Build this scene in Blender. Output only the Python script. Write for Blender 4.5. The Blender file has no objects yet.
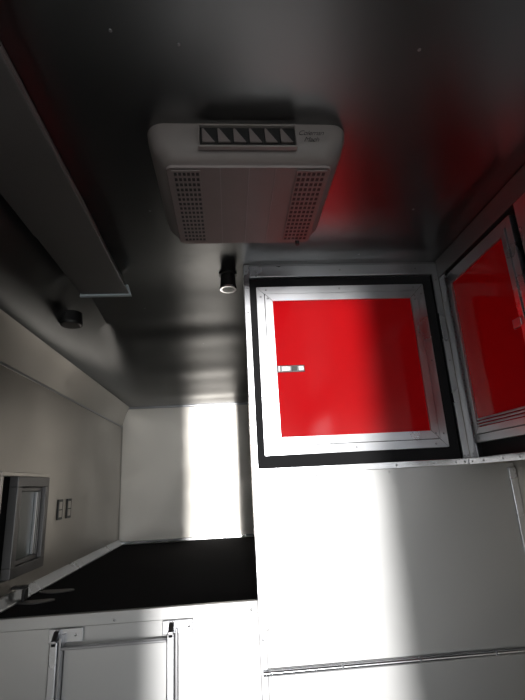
import bpy, bmesh, math, random
from mathutils import Vector, Matrix
random.seed(3)
SC = bpy.context.scene
COL = SC.collection
S = 1.3          # survey units to metres
CH = 1.35        # eye height above the floor in metres

def W(p):        # survey coordinates (eye at 0,0,1.5) to metres
    return Vector((p[0]*S, p[1]*S, CH+(p[2]-1.5)*S))

# ------------------------------------------------------------ materials
def nodes(name):
    m = bpy.data.materials.new(name); m.use_nodes = True
    nt = m.node_tree
    return m, nt, nt.nodes['Principled BSDF']

def metal(name, col, rough, aniso=0.0, rot=0.25, wave=0.0, grain=0.0, stain=0.12, wscale=(2, 2, 2)):
    m, nt, b = nodes(name)
    N, L = nt.nodes, nt.links
    b.inputs['Metallic'].default_value = 1
    tc = N.new('ShaderNodeTexCoord')
    n = N.new('ShaderNodeTexNoise'); n.inputs['Scale'].default_value = 3; n.inputs['Detail'].default_value = 6
    L.new(tc.outputs['Object'], n.inputs['Vector'])
    r = N.new('ShaderNodeMapRange'); r.inputs['To Min'].default_value = rough*(1-stain); r.inputs['To Max'].default_value = rough*(1+stain)
    r.inputs['From Min'].default_value = .3; r.inputs['From Max'].default_value = .7
    L.new(n.outputs['Fac'], r.inputs['Value']); L.new(r.outputs[0], b.inputs['Roughness'])
    c = N.new('ShaderNodeMixRGB'); c.inputs[1].default_value = (*[v*(1-stain*.5) for v in col], 1); c.inputs[2].default_value = (*col, 1)
    L.new(n.outputs['Fac'], c.inputs[0]); L.new(c.outputs[0], b.inputs['Base Color'])
    if aniso:
        b.inputs['Anisotropic'].default_value = aniso
        b.inputs['Anisotropic Rotation'].default_value = rot
        t = N.new('ShaderNodeTangent'); t.direction_type = 'UV_MAP'; t.uv_map = 'UVMap'
        L.new(t.outputs[0], b.inputs['Tangent'])
    prev = None
    if wave:
        mp = N.new('ShaderNodeMapping'); mp.inputs['Scale'].default_value = wscale
        L.new(tc.outputs['Object'], mp.inputs['Vector'])
        w = N.new('ShaderNodeTexNoise'); w.inputs['Scale'].default_value = 1; w.inputs['Detail'].default_value = 1
        L.new(mp.outputs[0], w.inputs['Vector'])
        bp = N.new('ShaderNodeBump'); bp.inputs['Distance'].default_value = wave; bp.inputs['Strength'].default_value = 1
        L.new(w.outputs['Fac'], bp.inputs['Height']); prev = bp
    if grain:
        g = N.new('ShaderNodeTexNoise'); g.inputs['Scale'].default_value = 400; g.inputs['Detail'].default_value = 1
        L.new(tc.outputs['Object'], g.inputs['Vector'])
        bp = N.new('ShaderNodeBump'); bp.inputs['Distance'].default_value = grain; bp.inputs['Strength'].default_value = 1
        L.new(g.outputs['Fac'], bp.inputs['Height'])
        if prev: L.new(prev.outputs[0], bp.inputs['Normal'])
        prev = bp
    if prev: L.new(prev.outputs[0], b.inputs['Normal'])
    return m

def plain(name, col, rough=.5, var=.1, scale=20, coat=0, bump=0, spec=.5):
    m, nt, b = nodes(name)
    N, L = nt.nodes, nt.links
    tc = N.new('ShaderNodeTexCoord')
    n = N.new('ShaderNodeTexNoise'); n.inputs['Scale'].default_value = scale; n.inputs['Detail'].default_value = 4
    L.new(tc.outputs['Object'], n.inputs['Vector'])
    c = N.new('ShaderNodeMixRGB'); c.inputs[1].default_value = (*[v*(1-var) for v in col], 1); c.inputs[2].default_value = (*[min(1, v*(1+var)) for v in col], 1)
    L.new(n.outputs['Fac'], c.inputs[0]); L.new(c.outputs[0], b.inputs['Base Color'])
    b.inputs['Roughness'].default_value = rough
    b.inputs['Specular IOR Level'].default_value = spec
    b.inputs['Coat Weight'].default_value = coat
    b.inputs['Coat Roughness'].default_value = .04
    if bump:
        bp = N.new('ShaderNodeBump'); bp.inputs['Distance'].default_value = bump; bp.inputs['Strength'].default_value = 1
        L.new(n.outputs['Fac'], bp.inputs['Height']); L.new(bp.outputs[0], b.inputs['Normal'])
    return m

M = dict(
    front = metal('brushed_aluminium_sheet', (.65, .65, .65), .50, .35, .25, wave=.002, wscale=(1.5, 1.5, .8)),
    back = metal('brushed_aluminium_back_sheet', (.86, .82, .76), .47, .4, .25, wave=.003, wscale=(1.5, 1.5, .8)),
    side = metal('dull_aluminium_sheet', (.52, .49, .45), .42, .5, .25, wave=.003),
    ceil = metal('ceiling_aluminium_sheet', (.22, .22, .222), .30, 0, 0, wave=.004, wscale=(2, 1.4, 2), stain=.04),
    trim = metal('polished_aluminium_trim', (.86, .87, .90), .20, 0, wave=.0012, wscale=(9, 9, 9), stain=.3),
    frame = metal('aluminium_door_frame', (.66, .67, .70), .30, .4, .25, stain=.25),
    steel = metal('zinc_rivet', (.45, .45, .47), .35),
    chrome = metal('chrome', (.85, .85, .87), .12),
    black = plain('black_felt_lining', (.012, .012, .014), .85, .4, 200),
    deck = plain('black_carpet', (.009, .007, .010), 1.0, .5, 300, bump=.001),
    red = plain('red_acrylic', (.66, .006, .010), .09, .05, 4, spec=.3),
    plastic = plain('aged_beige_plastic', (.23, .195, .19), .5, .08, 15),
    plasticl = plain('beige_plastic_trim', (.29, .26, .25), .45, .08, 15),
    darkp = plain('black_plastic', (.02, .02, .02), .4, .2, 30),
    script = plain('dark_grey_lettering', (.03, .025, .03), .5, .1, 30),
    duct = metal('dull_grey_duct', (.32, .31, .31), .50),
    paint = plain('pale_enamel_lip', (.62, .70, .74), .3, .1, 10),
    lens = plain('frosted_light_lens', (.55, .55, .52), .3, .05, 10),
    glass = plain('dark_green_tinted_glass', (.07, .095, .088), .30, .15, 4),
    oval = plain('grey_oval', (.16, .15, .155), .35, .2, 10),
    floor = plain('grey_checker_floor', (.10, .10, .10), .6, .3, 6),
    ground = plain('pale_concrete_yard', (.55, .54, .52), .9, .1, 3),
)

# ------------------------------------------------------------ mesh helpers
class MB:
    def __init__(s): s.bm = bmesh.new()
    def box(s, x0, x1, y0, y1, z0, z1, bev=0.0):
        b = bmesh.new(); a = W((min(x0, x1), min(y0, y1), min(z0, z1))); c = W((max(x0, x1), max(y0, y1), max(z0, z1)))
        r = bmesh.ops.create_cube(b, size=1)
        for v in b.verts:
            v.co = Vector([a[i]+(v.co[i]+.5)*(c[i]-a[i]) for i in range(3)])
        if bev: bmesh.ops.bevel(b, geom=b.edges[:], offset=bev*S, segments=2, affect='EDGES', profile=.5)
        s._in(b); return s
    def _in(s, b):
        me = bpy.data.meshes.new('t'); b.to_mesh(me); b.free(); s.bm.from_mesh(me); bpy.data.meshes.remove(me)
    def cyl(s, p, q, r0, r1=None, n=20, caps=True):      # p, q survey points, radii survey units
        r1 = r0 if r1 is None else r1
        P, Q = W(p), W(q); d = (Q-P); b = bmesh.new()
        bmesh.ops.create_cone(b, cap_ends=caps, segments=n, radius1=r0*S, radius2=r1*S, depth=d.length)
        b.transform(Matrix.Translation((P+Q)/2) @ d.to_track_quat('Z', 'Y').to_matrix().to_4x4())
        s._in(b); return s
    def poly(s, pts, axis, a0, a1, bev=0.0):            # prism: 2-D outline extruded along axis
        b = bmesh.new()
        def mk(p, a):
            q = list(p); q.insert('xyz'.index(axis), a); return W(q)
        lo = [b.verts.new(mk(p, a0)) for p in pts]; hi = [b.verts.new(mk(p, a1)) for p in pts]
        b.faces.new(lo); b.faces.new(hi[::-1]); n = len(pts)
        for i in range(n): b.faces.new((lo[i], hi[i], hi[(i+1) % n], lo[(i+1) % n]))
        bmesh.ops.recalc_face_normals(b, faces=b.faces[:])
        if bev: bmesh.ops.bevel(b, geom=b.edges[:], offset=bev*S, segments=2, affect='EDGES', profile=.5)
        s._in(b); return s
    def loft(s, rings, caps=True):
        b = bmesh.new(); R = [[b.verts.new(W(p)) for p in r] for r in rings]; n = len(R[0])
        for a, c in zip(R, R[1:]):
            for i in range(n): b.faces.new((a[i], a[(i+1) % n], c[(i+1) % n], c[i]))
        if caps: b.faces.new(R[0]); b.faces.new(R[-1][::-1])
        bmesh.ops.recalc_face_normals(b, faces=b.faces[:]); s._in(b); return s
    def build(s, name, mat, parent=None, smooth=False):
        bm = s.bm
        base = getattr_loc(parent)
        if parent is None:
            xs = [v.co for v in bm.verts]
            base = Vector(((min(v.x for v in xs)+max(v.x for v in xs))/2, (min(v.y for v in xs)+max(v.y for v in xs))/2, min(v.z for v in xs)))
        for v in bm.verts: v.co -= base
        uv = bm.loops.layers.uv.new('UVMap')
        for f in bm.faces:
            n = f.normal; a = [abs(c) for c in n]
            for l in f.loops:
                c = l.vert.co
                l[uv].uv = (c.y, c.z) if a[0] >= max(a[1], a[2]) else (c.x, c.z) if a[1] >= a[2] else (c.x, c.y)
        me = bpy.data.meshes.new(name); bm.to_mesh(me); bm.free()
        if smooth:
            for p in me.polygons: p.use_smooth = True
            me.set_sharp_from_angle(angle=math.radians(35))
        me.materials.append(mat)
        o = bpy.data.objects.new(name, me); COL.objects.link(o)
        if parent is None: o.location = base
        else: o.parent = parent
        return o

def getattr_loc(p):
    v = Vector((0, 0, 0))
    while p is not None: v += p.location; p = p.parent
    return v

def tag(o, label, cat, group=None):
    o['label'] = label; o['category'] = cat
    if group: o['group'] = group
    return o
def thing(name, label, cat, loc, group=None):
    o = bpy.data.objects.new(name, None); o.empty_display_size = .05
    COL.objects.link(o); o.location = W(loc); return tag(o, label, cat, group)
def struct(o): o['kind'] = 'structure'; return o

_riv = {}
def rivet(parent, p, axis, r=.0035, mat='steel', name='rivet'):   # domed head; axis = outward direction
    key = (axis, r, mat)
    if key not in _riv:
        b = bmesh.new()
        bmesh.ops.create_uvsphere(b, u_segments=12, v_segments=8, radius=r*S)
        for v in b.verts: v.co.z *= .45
        d = Vector(axis); b.transform(d.to_track_quat('Z', 'Y').to_matrix().to_4x4())
        me = bpy.data.meshes.new('rivet'); b.to_mesh(me); b.free()
        for q in me.polygons: q.use_smooth = True
        me.materials.append(M[mat]); _riv[key] = me
    o = bpy.data.objects.new(name, _riv[key]); COL.objects.link(o); o.parent = parent
    o.location = W(p)-getattr_loc(parent); return o

# ------------------------------------------------------------ dimensions
XL, XR = -.637, .822
YF, YB, YR = 1.30, 2.774, -2.2
ZF, ZC, ZG = 1.5-CH/S, 2.166, 1.978     # floor, main ceiling, low ceiling of the nose
ZP = 1.208                               # loft deck
XC = -.595                               # inner edge of the cove

def sm(t): t = max(0, min(1, t)); return t*t*(3-2*t)
def cz(x, y):
    return ZG+(ZC-ZG)*sm((x-XC)/.15)*(1-sm((y-1.32)/1.42))

def dent(x, y):      # oil-canned sheet over the loft
    k = sm((y-1.40)/.35)*(1-sm((y-2.60)/.15))*sm((x+.50)/.35)
    return k*(.0022*math.sin(2*math.pi*(y-1.3)/.31+1.1*math.sin(3.1*x))+.0009*math.sin(2*math.pi*y/.17+2*x))

# ------------------------------------------------------------ room shell
b = bmesh.new()
xs = [XC+(XR+.02-XC)*i/44 for i in range(45)]
ys = [YR-.02+(YB+.02-YR+.02)*i/240 for i in range(241)]
g = [[b.verts.new(W((x, y, cz(x, y)+dent(x, y)))) for x in xs] for y in ys]
t = [[b.verts.new(W((x, y, cz(x, y)+.03))) for x in xs] for y in ys]
for j in range(240):
    for i in range(44):
        b.faces.new((g[j][i], g[j+1][i], g[j+1][i+1], g[j][i+1])); b.faces.new((t[j][i], t[j][i+1], t[j+1][i+1], t[j+1][i]))
for j in range(240):
    b.faces.new((g[j][0], t[j][0], t[j+1][0], g[j+1][0])); b.faces.new((g[j][44], g[j+1][44], t[j+1][44], t[j][44]))
for i in range(44):
    b.faces.new((g[0][i], g[0][i+1], t[0][i+1], t[0][i])); b.faces.new((g[240][i], t[240][i], t[240][i+1], g[240][i+1]))
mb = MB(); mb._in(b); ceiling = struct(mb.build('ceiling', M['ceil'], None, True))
for x, y in ((-.16, .53), (-.06, .55), (.42, 1.24), (.55, .60), (-.18, 1.0), (.33, .55), (.5, 1.0), (-.3, 1.6), (-.1, 1.9), (.05, 2.2)):
    rivet(ceiling, (x, y, cz(x, y)), (0, 0, -1), .003, 'steel')

struct(MB().box(XL-.05, XR+.05, YR-.05, YB+.05, ZF-.03, ZF).build('floor', M['floor']))
# left wall, one sheet, with the small window cut out
WY0, WY1, WZ0, WZ1 = 1.345, 1.685, 1.262, 1.568
mb = MB()
mb.box(XL-.03, XL, YR, WY0, ZF, 1.87); mb.box(XL-.03, XL, WY1, YB, ZF, 1.87)
mb.box(XL-.03, XL, WY0, WY1, ZF, WZ0); mb.box(XL-.03, XL, WY0, WY1, WZ1, 1.87)
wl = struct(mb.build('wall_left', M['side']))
# curved cove between left wall and ceiling
pts = []
for i in range(13):
    a = math.radians(90*i/12); k = i/12; pts.append((XL+.045*(.55*k+.45*(1-math.cos(a))), 1.862+.120*(.55*k+.45*math.sin(a))))
outer = [(p[0]-.03, p[1]+.03) for p in pts[::-1]]
cove = struct(MB().poly(pts+outer, 'y', YR, YB).build('trim_1', M['side'], None, True))
struct(MB().box(XL-.001, XL+.004, YR, YB-.001, 1.858, 1.866, .001).build('trim_2', M['steel']))
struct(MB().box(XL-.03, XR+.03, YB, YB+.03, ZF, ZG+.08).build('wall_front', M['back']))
struct(MB().box(XL+.002, XR-.002, YB-.008, YB, ZG-.011, ZG+.004, .002).build('trim_3', M['steel']))
struct(MB().box(XL, XR, YB-.012, YB-.0005, ZP+.001, ZP+.016, .002).build('trim_4', M['trim']))
struct(MB().box(XL, XL+.005, YB-.006, YB-.0005, ZP+.016, 1.864, .001).build('trim_5', M['side']))
SY0, SY1, SZ1 = -1.95, -1.05, 2.02      # unseen side doorway behind the viewer, added to let in fill daylight
mb = MB(); mb.box(XR, XR+.03, YR, SY0, ZF, ZC+.02); mb.box(XR, XR+.03, SY1, YB, ZF, ZC+.02); mb.box(XR, XR+.03, SY0, SY1, SZ1, ZC+.02)
struct(mb.build('wall_right', M['side']))
# rear wall with the open doorway the daylight comes through
DX0, DX1, DZ1 = -.14, .475, 2.10
mb = MB()
mb.box(XL-.03, DX0, YR-.03, YR, ZF, ZC+.02); mb.box(DX1, XR+.03, YR-.03, YR, ZF, ZC+.02); mb.box(DX0, DX1, YR-.03, YR, DZ1, ZC+.02)
struct(mb.build('wall_rear', M['side']))
# yard outside
struct(MB().box(-8, 8, -16, YR-.06, ZF-.3, ZF-.25).build('floor', M['ground']))

# ------------------------------------------------------------ loft platform
plat = thing('loft_platform', 'raised loft platform with black carpeted deck and aluminium front panel', 'platform', (-.29, 1.3, ZF))
MB().box(XL+.001, XR-.001, YF+.020, YB-.013, ZP-.03, ZP).build('carpet', M['deck'], plat)
MB().box(XL+.001, .0600, YF, YF+.0195, ZF+.001, ZP-.0275).build('front_panel', M['front'], plat)
e = MB().box(XL+.001, .060, YF-.004, YF+.010, ZP-.027, ZP+.002, .0015).build('edge_trim', M['front'], plat)
rivet(e, (.043, YF-.004, 1.19), (0, -1, 0)); rivet(e, (-.30, YF-.004, 1.19), (0, -1, 0))
# rail along the left wall
rl = MB().poly([(XL, ZP+.001), (XL+.030, ZP+.001), (XL+.030, ZP+.006), (XL+.006, ZP+.028), (XL, ZP+.028)], 'y', 1.12, YB-.013, .001).build('corner_rail', M['frame'])
tag(rl, 'aluminium angle rail along the left edge of the black loft deck', 'rail')

# ------------------------------------------------------------ corner post
post = thing('corner_post', 'tall aluminium corner post between the loft opening and the red door cabinet', 'post', (.068, YF, ZF))
MB().box(.0605, .078, YF-.006, YF+.012, ZF+.001, 2.164, .001).build('front_flange', M['frame'], post)
MB().box(.0605, .064, YF+.012, YF+.045, 1.22, 2.12, .0005).build('side_flange', M['frame'], post)
for z in (2.14, 2.00, 1.83, 1.555, 1.50, 1.36, 1.24, 1.12): rivet(post, (.069, YF-.006, z), (0, -1, 0), .003)

# ------------------------------------------------------------ door builder
def frame_bars(mb, P, u0, u1, z0, z1, w, d0, d1, gap=.0008):   # four mitred bars; P(u, d, z) -> point
    B = [((u0, z0), (u1, z0), (u1-w, z0+w), (u0+w, z0+w)), ((u0, z1), (u1, z1), (u1-w, z1-w), (u0+w, z1-w)),
         ((u0, z0), (u0, z1), (u0+w, z1-w), (u0+w, z0+w)), ((u1, z0), (u1, z1), (u1-w, z1-w), (u1-w, z0+w))]
    for q in B:
        cu = sum(p[0] for p in q)/4; c_z = sum(p[1] for p in q)/4
        horiz = abs(q[0][1]-q[1][1]) < 1e-6
        q2 = []
        for (u, z) in q:
            if horiz: q2.append((u+(gap if u < cu else -gap), z))
            else: q2.append((u, z+(gap if z < c_z else -gap)))
        mb.loft([[P(u, d0, z) for u, z in q2], [P(u, d1, z) for u, z in q2]])

def cabinet_door(cab, P, out, u0, u1, z0, z1, w1, w2):
    """a door hung in cabinet cab: outer and inner aluminium frames, red panel"""
    mb = MB(); a, c = P(u0+.004, 0.004, z0+.004), P(u1-.004, -.004, z1-.004)
    mb.box(a[0], c[0], a[1], c[1], a[2], c[2]); door = mb.build('door', M['darkp'], cab)
    mb = MB(); frame_bars(mb, P, u0, u1, z0, z1, w1, -.005, .012); f1 = mb.build('outer_frame', M['frame'], door)
    mb = MB(); k = w1+.0022
    frame_bars(mb, P, u0+k, u1-k, z0+k, z1-k, w2-.0022, -.005, .0155); f2 = mb.build('inner_frame', M['frame'], door)
    k = w1+w2-.004
    mb = MB(); a, c = P(u0+k, 0.0041, z0+k), P(u1-k, .010, z1-k)
    mb.box(a[0], c[0], a[1], c[1], a[2], c[2]); pn = mb.build('red_panel', M['red'], door)
    return door, f1, f2, pn

# ------------------------------------------------------------ facing cabinet with the red door
cab = thing('wall_cabinet', 'overhead cabinet facing the viewer with a closed bright red square door', 'cabinet', (.38, YF, 1.52))
mb = MB()
mb.box(.080, .672, YF+.012, YF+.018, 1.536, 2.123)
mb.box(.076, .080, YF+.001, YF+.30, 1.53, 2.13); mb.box(.672, .676, YF+.001, YF+.30, 1.53, 2.13)
mb.box(.080, .672, YF+.29, YF+.30, 1.53, 2.13); mb.box(.080, .672, YF+.001, YF+.29, 1.5305, 1.5345); mb.box(.080, .672, YF+.001, YF+.29, 2.1245, 2.1285)
mb.build('body', M['black'], cab)
h = MB().box(.0785, .700, YF-.004, YF+.0105, 2.121, 2.158, .001).build('header', M['frame'], cab)
MB().box(.0785, .700, YF-.001, YF+.010, 2.159, 2.1655).build('header_cap', M['steel'], cab)
for x in (.10, .37, .62): rivet(h, (x, YF-.004, 2.142), (0, -1, 0), .003)
st = MB().box(.6725, .6915, YF-.006, YF+.0105, 1.5375, 2.1205, .001).build('stile', M['frame'], cab)
for z, x in ((1.545, .677), (1.545, .687), (1.83, .682), (2.10, .682)): rivet(st, (x, YF-.006, z), (0, -1, 0), .003)
lp = MB().poly([(YF-.010, 1.519), (YF-.010, 1.5365), (YF-.006, 1.5365), (YF+.010, 1.5365), (YF+.010, 1.533), (YF-.007, 1.533), (YF-.007, 1.519)], 'x', .079, .6915, .0008).build('bottom_lip', M['trim'], cab)
for x in (.095, .17, .30, .47, .58, .645, .672): rivet(lp, (x, YF-.010, 1.527), (0, -1, 0), .003)
Pf = lambda u, d, z: (u, YF-d, z)
door, f1, f2, pn = cabinet_door(cab, Pf, (0, -1, 0), .098, .632, 1.571, 2.083, .023, .025)
for x, z in ((.128, 2.073), (.36, 2.073), (.60, 2.073), (.108, 1.83), (.135, 1.582), (.36, 1.582), (.595, 1.582), (.622, 1.83), (.110, 1.595), (.622, 1.61), (.11, 2.05), (.622, 2.05)):
    rivet(f1, (x, YF-.012, z), (0, -1, 0), .0032)
for x, z in ((.132, 2.043), (.598, 2.043), (.598, 2.030), (.132, 1.612), (.598, 1.612), (.134, 1.625)):
    rivet(f2, (x, YF-.0155, z), (0, -1, 0), .0032)
# slam latch
lt = MB().box(.146, .230, YF-.0155, YF-.0095, 1.807, 1.829, .002).build('latch', M['chrome'], door)
MB().box(.150, .156, YF-.018, YF-.0150, 1.809, 1.827, .001).build('latch_tab', M['steel'], lt)
MB().box(.160, .187, YF-.0175, YF-.0150, 1.811, 1.825, .001).build('latch_paddle', M['trim'], lt)
MB().box(.190, .206, YF-.0168, YF-.0150, 1.811, 1.825, .001).build('keyhole', M['darkp'], lt)
MB().box(.210, .226, YF-.0175, YF-.0150, 1.811, 1.825, .001).build('latch_plate', M['steel'], lt)

# ------------------------------------------------------------ side cabinet on the right wall
XF = .693
sc = thing('wall_cabinet', 'overhead cabinet on the right wall with a dim dark red door seen edge-on', 'cabinet', (.76, .85, 1.52))
mb = MB()
mb.box(XF+.012, XF+.018, .425, 1.245, 1.536, 2.125)
mb.box(XF+.001, XR-.001, .42, .425, 1.53, 2.13); mb.box(XF+.001, XR-.001, 1.245, 1.249, 1.53, 2.13)
mb.box(XF+.001, XR-.001, .425, 1.245, 1.5305, 1.5345); mb.box(XF+.001, XR-.001, .425, 1.245, 2.1255, 2.13)
mb.build('body', M['black'], sc)
MB().box(XF-.004, XF+.0105, .42, YF-.007, 2.104, 2.1645, .001).build('header', M['duct'], sc)
s2 = MB().box(XF-.001, XF+.011, 1.252, YF-.007, 1.5375, 2.1035, .001).build('stile', M['frame'], sc)
rivet(s2, (XF-.001, 1.275, 1.548), (-1, 0, 0), .003)
MB().box(XF-.004, XF+.0105, .42, .888, 1.5375, 2.1035, .001).build('stile', M['frame'], sc)
lp2 = MB().poly([(XF-.010, 1.519), (XF-.010, 1.5365), (XF+.010, 1.5365), (XF+.010, 1.533), (XF-.007, 1.533), (XF-.007, 1.519)], 'y', .42, YF-.012, .0008).build('bottom_lip', M['trim'], sc)
for y in (1.27, 1.21, 1.12, 1.05): rivet(lp2, (XF-.010, y, 1.527), (-1, 0, 0), .003)
Ps = lambda u, d, z: (XF-d, u, z)
d2, g1, g2, p2 = cabinet_door(sc, Ps, (-1, 0, 0), .900, 1.238, 1.575, 2.082, .020, .018)
for z in (1.63, 1.60, 2.04): rivet(g1, (XF-.012, 1.228, z), (-1, 0, 0), .0032)
for i in range(30): rivet(g1, (XF-.012, 1.232, 1.59+i*.0163), (-1, 0, 0), .0022, 'trim', 'hinge_rivet')
mb = MB()
for i in range(3): mb.cyl((XF-.0165, .944, 1.618+i*.008), (XF-.0165, 1.198, 1.618+i*.008), .0028, n=10)  # three thin rods across the bottom of the red panel
mb.build('bottom_rods', M['frame'], d2)
l2 = MB().box(XF-.016, XF-.0095, .925, .965, 1.815, 1.838, .002).build('latch', M['steel'], d2)
MB().box(XF-.018, XF-.0155, .932, .945, 1.818, 1.834, .001).build('latch_paddle', M['steel'], l2)
# ------------------------------------------------------------ wall sheets below the cabinets
bs = thing('backsplash_panel', 'smooth aluminium sheet below the facing cabinet, brightly lit at left', 'wall panel', (.44, YF, 1.05))
MB().box(.079, XR-.001, YF, YF+.012, 1.052, 1.5185).build('sheet', M['front'], bs)
for x, z in ((.083, 1.44), (.083, 1.14), (.24, 1.511), (.45, 1.511)): rivet(bs, (x, YF, z), (0, -1, 0), .0025)
cs = tag(MB().box(XR-.022, XR-.0005, YF-.006, YF-.0005, 1.0525, 1.505, .001).build('corner_strip', M['frame']), 'narrow aluminium strip in the right-hand corner under the side cabinet', 'trim')
for x, z in ((XR-.008, 1.497), (XR-.004, 1.487)): rivet(cs, (x, YF-.006, z), (0, -1, 0), .0025)
fp = thing('flap_panel', 'lower aluminium flap hung from a long piano hinge', 'panel', (.44, YF, ZF))
MB().box(.079, XR-.001, YF, YF+.012, ZF+.001, 1.046).build('sheet', M['front'], fp)
hg = MB().box(.066, XR-.002, YF-.0075, YF-.0065, 1.040, 1.0555).build('hinge_leaf', M['trim'], fp)
x = .066
while x < XR-.01:
    x2 = min(x+.198, XR-.002)
    MB().cyl((x+.001, YF-.012, 1.049), (x2-.002, YF-.012, 1.049), .0052, n=14).build('hinge_knuckle', M['trim'], hg, True)
    x += .2

# ------------------------------------------------------------ hatch frame / ladder hooked on the platform
lad = thing('loft_ladder', 'grey aluminium ladder with two rails hooked onto the loft platform front', 'ladder', (-.29, YF-.03, ZF))
for x0, s in ((-.443, -1), (-.167, 1)):
    MB().box(x0, x0+.020, YF-.040, YF-.012, ZF+.001, 1.160, .003).build('rail', M['frame'], lad)
    MB().box(x0+.0205, x0+.026, YF-.034, YF-.006, ZF+.001, 1.168, .001).build('rail_flange', M['steel'], lad)
    xa, xb = (x0-.012, x0+.070) if s < 0 else (x0-.014, x0+.062)
    hk = MB().box(xa, xb, YF-.012, YF-.005, 1.150, 1.181, .0015).build('hook_plate', M['frame'], lad)
    mb = MB().poly([(YF-.040, 1.150), (YF-.012, 1.150), (YF-.012, 1.179), (YF-.022, 1.179), (YF-.040, 1.162)], 'x', x0+.004, x0+.016, .001)
    mb.build('hook', M['steel'], hk)
    rivet(hk, ((x0+.052), YF-.012, 1.166), (0, -1, 0), .0035, 'chrome')
MB().box(-.4165, -.1675, YF-.034, YF-.018, 1.140, 1.146, .0015).build('rung', M['steel'], lad)
for z in (.93, .71, .55): MB().box(-.4165, -.1675, YF-.036, YF-.014, z-.012, z+.012, .003).build('rung', M['frame'], lad)
MB().box(-.4165, -.1675, YF-.012, YF-.006, .96, 1.139, .002).build('infill_panel', M['front'], lad)

# ------------------------------------------------------------ window in the left wall
mb = MB()
def wframe(mb, y0, y1, z0, z1, w, x0, x1):
    mb.box(x0, x1, y0, y1, z0, z0+w, .0015); mb.box(x0, x1, y0, y1, z1-w, z1, .0015)
    mb.box(x0, x1, y0, y0+w, z0+w, z1-w, .0015); mb.box(x0, x1, y1-w, y1, z0+w, z1-w, .0015)
wframe(mb, WY0+.0005, WY1-.0005, WZ0+.0005, WZ1-.0005, .012, XL-.025, XL+.006)
win = struct(mb.build('window_1', M['side']))
mb = MB(); wframe(mb, 1.432, 1.672, WZ0+.013, WZ1-.013, .030, XL-.012, XL+.014); sash = mb.build('sash_frame', M['duct'], win)
mb = MB(); wframe(mb, 1.463, 1.640, WZ0+.044, WZ1-.044, .012, XL-.010, XL+.004); mb.build('glazing_bead', M['duct'], sash)
mb = MB(); mb.box(XL-.004, XL+.003, 1.600, 1.606, WZ0+.06, WZ1-.06); mb.box(XL-.004, XL+.003, 1.614, 1.618, WZ0+.06, WZ1-.06); mb.build('moulding', M['frame'], sash)
MB().box(XL-.009, XL-.005, 1.474, 1.629, WZ0+.055, WZ1-.055).build('window_pane', M['glass'], sash)
MB().box(XL-.022, XL-.018, WY0+.0125, WY1-.0125, WZ0+.0125, WZ1-.0125).build('dark_pane', M['black'], win)

# switches
for y0, lab in ((1.798, 'small dark-edged wall switch nearer the window, on the left wall'), (1.893, 'small dark-edged wall outlet further from the window, on the left wall')):
    sw = thing('wall_switch', lab, 'switch', (XL, y0+.025, 1.407), 'switch plates on the left wall')
    MB().box(XL, XL+.004, y0, y0+.050, 1.407, 1.479, .001).build('plate', M['darkp'], sw)
    MB().box(XL+.004, XL+.0052, y0+.010, y0+.039, 1.416, 1.440, .0005).build('rocker', M['side'], sw)
    MB().box(XL+.004, XL+.0052, y0+.010, y0+.039, 1.444, 1.470, .0005).build('rocker', M['side'], sw)

# clip and two flat grey ovals near the rail
cl = thing('cable_clamp', 'small black clamp gripping the rail below the left window', 'clamp', (XL+.02, 1.50, ZP))
MB().box(XL+.031, XL+.040, 1.478, 1.505, ZP+.001, ZP+.034, .002).build('jaw', M['darkp'], cl)
MB().box(XL+.0005, XL+.040, 1.478, 1.505, ZP+.0345, ZP+.042, .002).build('bridge', M['darkp'], cl)
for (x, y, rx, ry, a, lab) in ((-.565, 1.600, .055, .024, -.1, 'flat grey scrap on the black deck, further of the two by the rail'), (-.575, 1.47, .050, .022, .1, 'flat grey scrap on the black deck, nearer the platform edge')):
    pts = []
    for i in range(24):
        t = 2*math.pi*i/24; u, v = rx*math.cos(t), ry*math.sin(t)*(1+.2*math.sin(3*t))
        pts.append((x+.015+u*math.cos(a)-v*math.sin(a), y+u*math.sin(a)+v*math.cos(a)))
    tag(MB().poly(pts, 'z', ZP+.0005, ZP+.0035, .0005).build('flat_oval', M['oval']), lab, 'oval', 'flat grey ovals on the loft deck')

# ------------------------------------------------------------ ceiling duct
du = thing('ceiling_duct', 'long dull grey box fixture running along the dark ceiling at left', 'ceiling fixture', (-.37, .2, 2.1))
MB().poly([(-.456, 2.100), (-.304, 2.100), (-.328, 2.164), (-.440, 2.164)], 'y', -1.6, 1.008, .002).build('housing', M['duct'], du)
MB().poly([(-.455, 2.102), (-.305, 2.102), (-.329, 2.164), (-.440, 2.164)], 'y', 1.010, 1.360, .002).build('housing_extension', M['duct'], du)
MB().poly([(-.3035, 2.100), (-.299, 2.100), (-.307, 2.122), (-.3115, 2.122)], 'y', -1.6, 1.008).build('side_strip', M['plastic'], du)
MB().poly([(-.460, 2.097), (-.299, 2.097), (-.310, 2.135), (-.450, 2.135)], 'y', 1.3605, 1.374, .001).build('end_cap', M['paint'], du)

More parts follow.
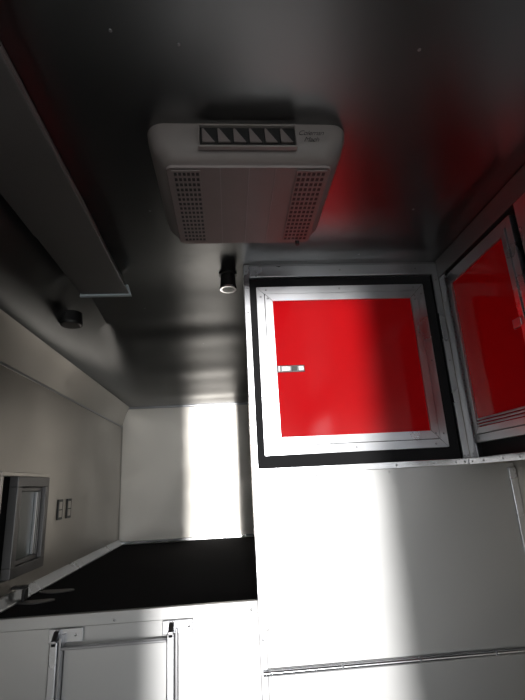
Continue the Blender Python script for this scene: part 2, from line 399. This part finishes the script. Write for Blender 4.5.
# ------------------------------------------------------------ small ceiling lights
l = thing('puck_light', 'flat round ceiling light near the left wall beyond the grey box fixture', 'ceiling light', (-.51, 1.42, 2.03))
MB().cyl((-.512, 1.452, 2.075), (-.512, 1.452, 2.040), .034, .037, 32).build('housing', M['darkp'], l, True)
MB().cyl((-.512, 1.452, 2.0395), (-.512, 1.452, 2.034), .038, .036, 32).build('bezel', M['darkp'], l, True)
MB().cyl((-.512, 1.452, 2.0335), (-.512, 1.452, 2.031), .033, .030, 32).build('lens', M['duct'], l, True)
l = thing('spot_light', 'black barrel spotlight with chrome rim on the ceiling by the corner post', 'ceiling light', (.014, 1.37, 2.1))
zc = cz(.012, 1.36)
MB().cyl((.012, 1.36, zc+.004), (.012, 1.36, zc-.006), .030, .030, 32).build('base', M['darkp'], l, True)
MB().cyl((.012, 1.36, zc-.0065), (.012, 1.36, zc-.050), .024, .026, 32).build('barrel', M['darkp'], l, True)
MB().cyl((.012, 1.36, zc-.0505), (.012, 1.36, zc-.057), .028, .027, 32).build('rim', M['chrome'], l, True)
MB().cyl((.012, 1.36, zc-.0575), (.012, 1.36, zc-.059), .020, .019, 32).build('lens', M['lens'], l, True)

# ------------------------------------------------------------ air conditioner ceiling shroud
ac = thing('air_conditioner', 'beige plastic air conditioner vent unit on the ceiling with side grilles', 'air conditioner', (.05, .88, ZC))
def rrect(x0, x1, y0, y1, r, z, n=6):
    o = []
    for cx, cy, a0 in ((x1-r, y1-r, 0), (x0+r, y1-r, 90), (x0+r, y0+r, 180), (x1-r, y0+r, 270)):
        for i in range(n+1):
            a = math.radians(a0+90*i/n); o.append((cx+r*math.cos(a), cy+r*math.sin(a), z))
    return o
X0, X1, Y0, Y1 = -.124, .236, .700, 1.052
ZA = 2.095
# shell with a rectangular opening left for the louvres on the near face
shell = MB()
shell.loft([rrect(X0-.018, X1+.016, Y0+.012, Y1+.004, .035, ZC-.0005), rrect(X0-.016, X1+.014, Y0+.010, Y1+.004, .037, ZC-.018), rrect(X0-.007, X1+.005, Y0+.012, Y1-.002, .036, ZC-.045),
            rrect(X0+.012, X1-.012, Y0+.022, Y1-.010, .032, ZA+.006), rrect(X0+.024, X1-.024, Y0+.034, Y1-.022, .025, ZA)])
sh = shell.build('shroud', M['plasticl'], ac, True)
# raised centre tray
cp = MB()
cp.loft([rrect(-.108, .220, .742, 1.034, .012, ZA-.0002), rrect(-.106, .218, .744, 1.032, .012, ZA-.004)])
cpo = cp.build('face_panel', M['plastic'], ac, True)
for x in (-.002, .055, .108):
    MB().box(x, x+.0015, .746, 1.030, ZA-.0052, ZA-.0042).build('panel_crease', M['plasticl'], cpo)
for gx0, gx1 in ((-.094, -.042), (.152, .210)):
    y0, y1 = .752, 1.015
    bk = MB().box(gx0, gx1, y0, y1, ZA-.0055, ZA-.0042).build('grille', M['darkp'], ac)
    mb = MB(); nx, ny = 6, 16
    for i in range(nx+1):
        x = gx0+(gx1-gx0)*i/nx; mb.box(x-.0014, x+.0014, y0-.0016, y1+.0016, ZA-.0074, ZA-.0056)
    for j in range(ny+1):
        y = y0+(y1-y0)*j/ny; mb.box(gx0-.0016, gx1+.0016, y-.0026, y+.0026, ZA-.0072, ZA-.0056)
    mb.build('lattice', M['plastic'], bk)
# louvred outlet, near face
vo = MB().box(-.038, .143, Y0+.0075, Y0+.0105, 2.108, 2.152).build('vent_outlet', M['darkp'], ac)
mb = MB()
mb.box(-.041, .146, Y0+.001, Y0+.012, 2.1522, 2.156, .001); mb.box(-.041, .146, Y0+.001, Y0+.012, 2.104, 2.1078, .001)
mb.box(-.041, -.0385, Y0+.001, Y0+.012, 2.1078, 2.1522); mb.box(.1435, .146, Y0+.001, Y0+.012, 2.1078, 2.1522)
mb.build('vent_surround', M['plasticl'], vo)
for i in range(6):
    x = -.034+i*.0298
    MB().poly([(x, 2.1475), (x+.003, 2.1475), (x+.024, 2.1165), (x+.001, 2.1165)], 'y', Y0+.0030, Y0+.0070, .0005).build('louver', M['plastic'], vo)
MB().cyl((.190, 1.026, ZA+.004), (.190, 1.026, ZA-.014), .006, .005, 12).build('knob', M['darkp'], ac, True)
def text(body, size, x, z, parent):
    cu = bpy.data.curves.new('t', 'FONT'); cu.body = body; cu.size = size*S; cu.extrude = .0004; cu.shear = .45; cu.space_character = .9; cu.offset = -.0002
    o = bpy.data.objects.new('t', cu); COL.objects.link(o); bpy.context.view_layer.update()
    me = bpy.data.meshes.new_from_object(o.evaluated_get(bpy.context.evaluated_depsgraph_get())); bpy.data.objects.remove(o)
    me.transform(Matrix.Translation(W((x, Y0+.0100, z))-getattr_loc(parent)) @ Matrix.Rotation(math.radians(90), 4, 'X'))
    me.materials.clear(); me.materials.append(M['script'])
    o = bpy.data.objects.new('lettering', me); COL.objects.link(o); o.parent = parent; return o
text('Coleman', .0150, .150, 2.139, sh); text('Mach', .0150, .160, 2.124, sh)

# ------------------------------------------------------------ daylight
w = bpy.data.worlds.new('World'); SC.world = w; w.use_nodes = True
bg = w.node_tree.nodes['Background']
sky = w.node_tree.nodes.new('ShaderNodeTexSky')
bg.inputs['Color'].default_value = (.93, .97, 1, 1)
bg.inputs['Strength'].default_value = 4.0
w.node_tree.nodes.remove(sky)
sun = bpy.data.lights.new('sun', 'SUN'); sun.energy = 2.7; sun.angle = math.radians(1.8); sun.color = (1, .985, .96)
so = bpy.data.objects.new('sun', sun); COL.objects.link(so)
so.rotation_euler = Vector((-.015, 1, -.012)).to_track_quat('-Z', 'Y').to_euler()
for cx, cy, w_, zt, rz in (((DX0+DX1)/2, YR-.02, DX1-DX0, DZ1, 0), (XR+.02, (SY0+SY1)/2, SY1-SY0, SZ1, math.pi/2)):
    pl = bpy.data.lights.new('doorway_portal', 'AREA'); pl.shape = 'RECTANGLE'; pl.size = w_*S; pl.size_y = (zt-ZF)*S
    pl.cycles.is_portal = True
    po = bpy.data.objects.new('doorway_portal', pl); COL.objects.link(po); po.location = W((cx, cy, (zt+ZF)/2)); po.rotation_euler = (math.radians(90), 0, rz)

# ------------------------------------------------------------ camera
F, TH, PH, RO = 451.34, math.radians(-4.7496), math.radians(-16.3425), math.radians(-3.1169)
base = Matrix(((1, 0, 0), (0, 0, -1), (0, 1, 0)))
Yr = Matrix(((math.cos(TH), 0, math.sin(TH)), (0, 1, 0), (-math.sin(TH), 0, math.cos(TH))))
Xr = Matrix(((1, 0, 0), (0, math.cos(PH), -math.sin(PH)), (0, math.sin(PH), math.cos(PH))))
Zr = Matrix(((math.cos(RO), -math.sin(RO), 0), (math.sin(RO), math.cos(RO), 0), (0, 0, 1)))
Rm = Zr @ Xr @ Yr @ base              # rows: right, down, forward
cam = bpy.data.cameras.new('camera'); cam.sensor_fit = 'VERTICAL'; cam.sensor_height = 24; cam.lens = F/700*24; cam.clip_start = .01
co = bpy.data.objects.new('camera', cam); COL.objects.link(co)
rt, dn, fw = Rm[0], Rm[1], Rm[2]
m = Matrix((( rt[0], -dn[0], -fw[0]), (rt[1], -dn[1], -fw[1]), (rt[2], -dn[2], -fw[2]))).to_4x4()
co.matrix_world = Matrix.Translation(W((0, 0, 1.5))) @ m
SC.camera = co
vs = SC.view_settings; vs.view_transform = 'Standard'; vs.look = 'None'; vs.gamma = 1; vs.use_curve_mapping = False; vs.exposure = 0
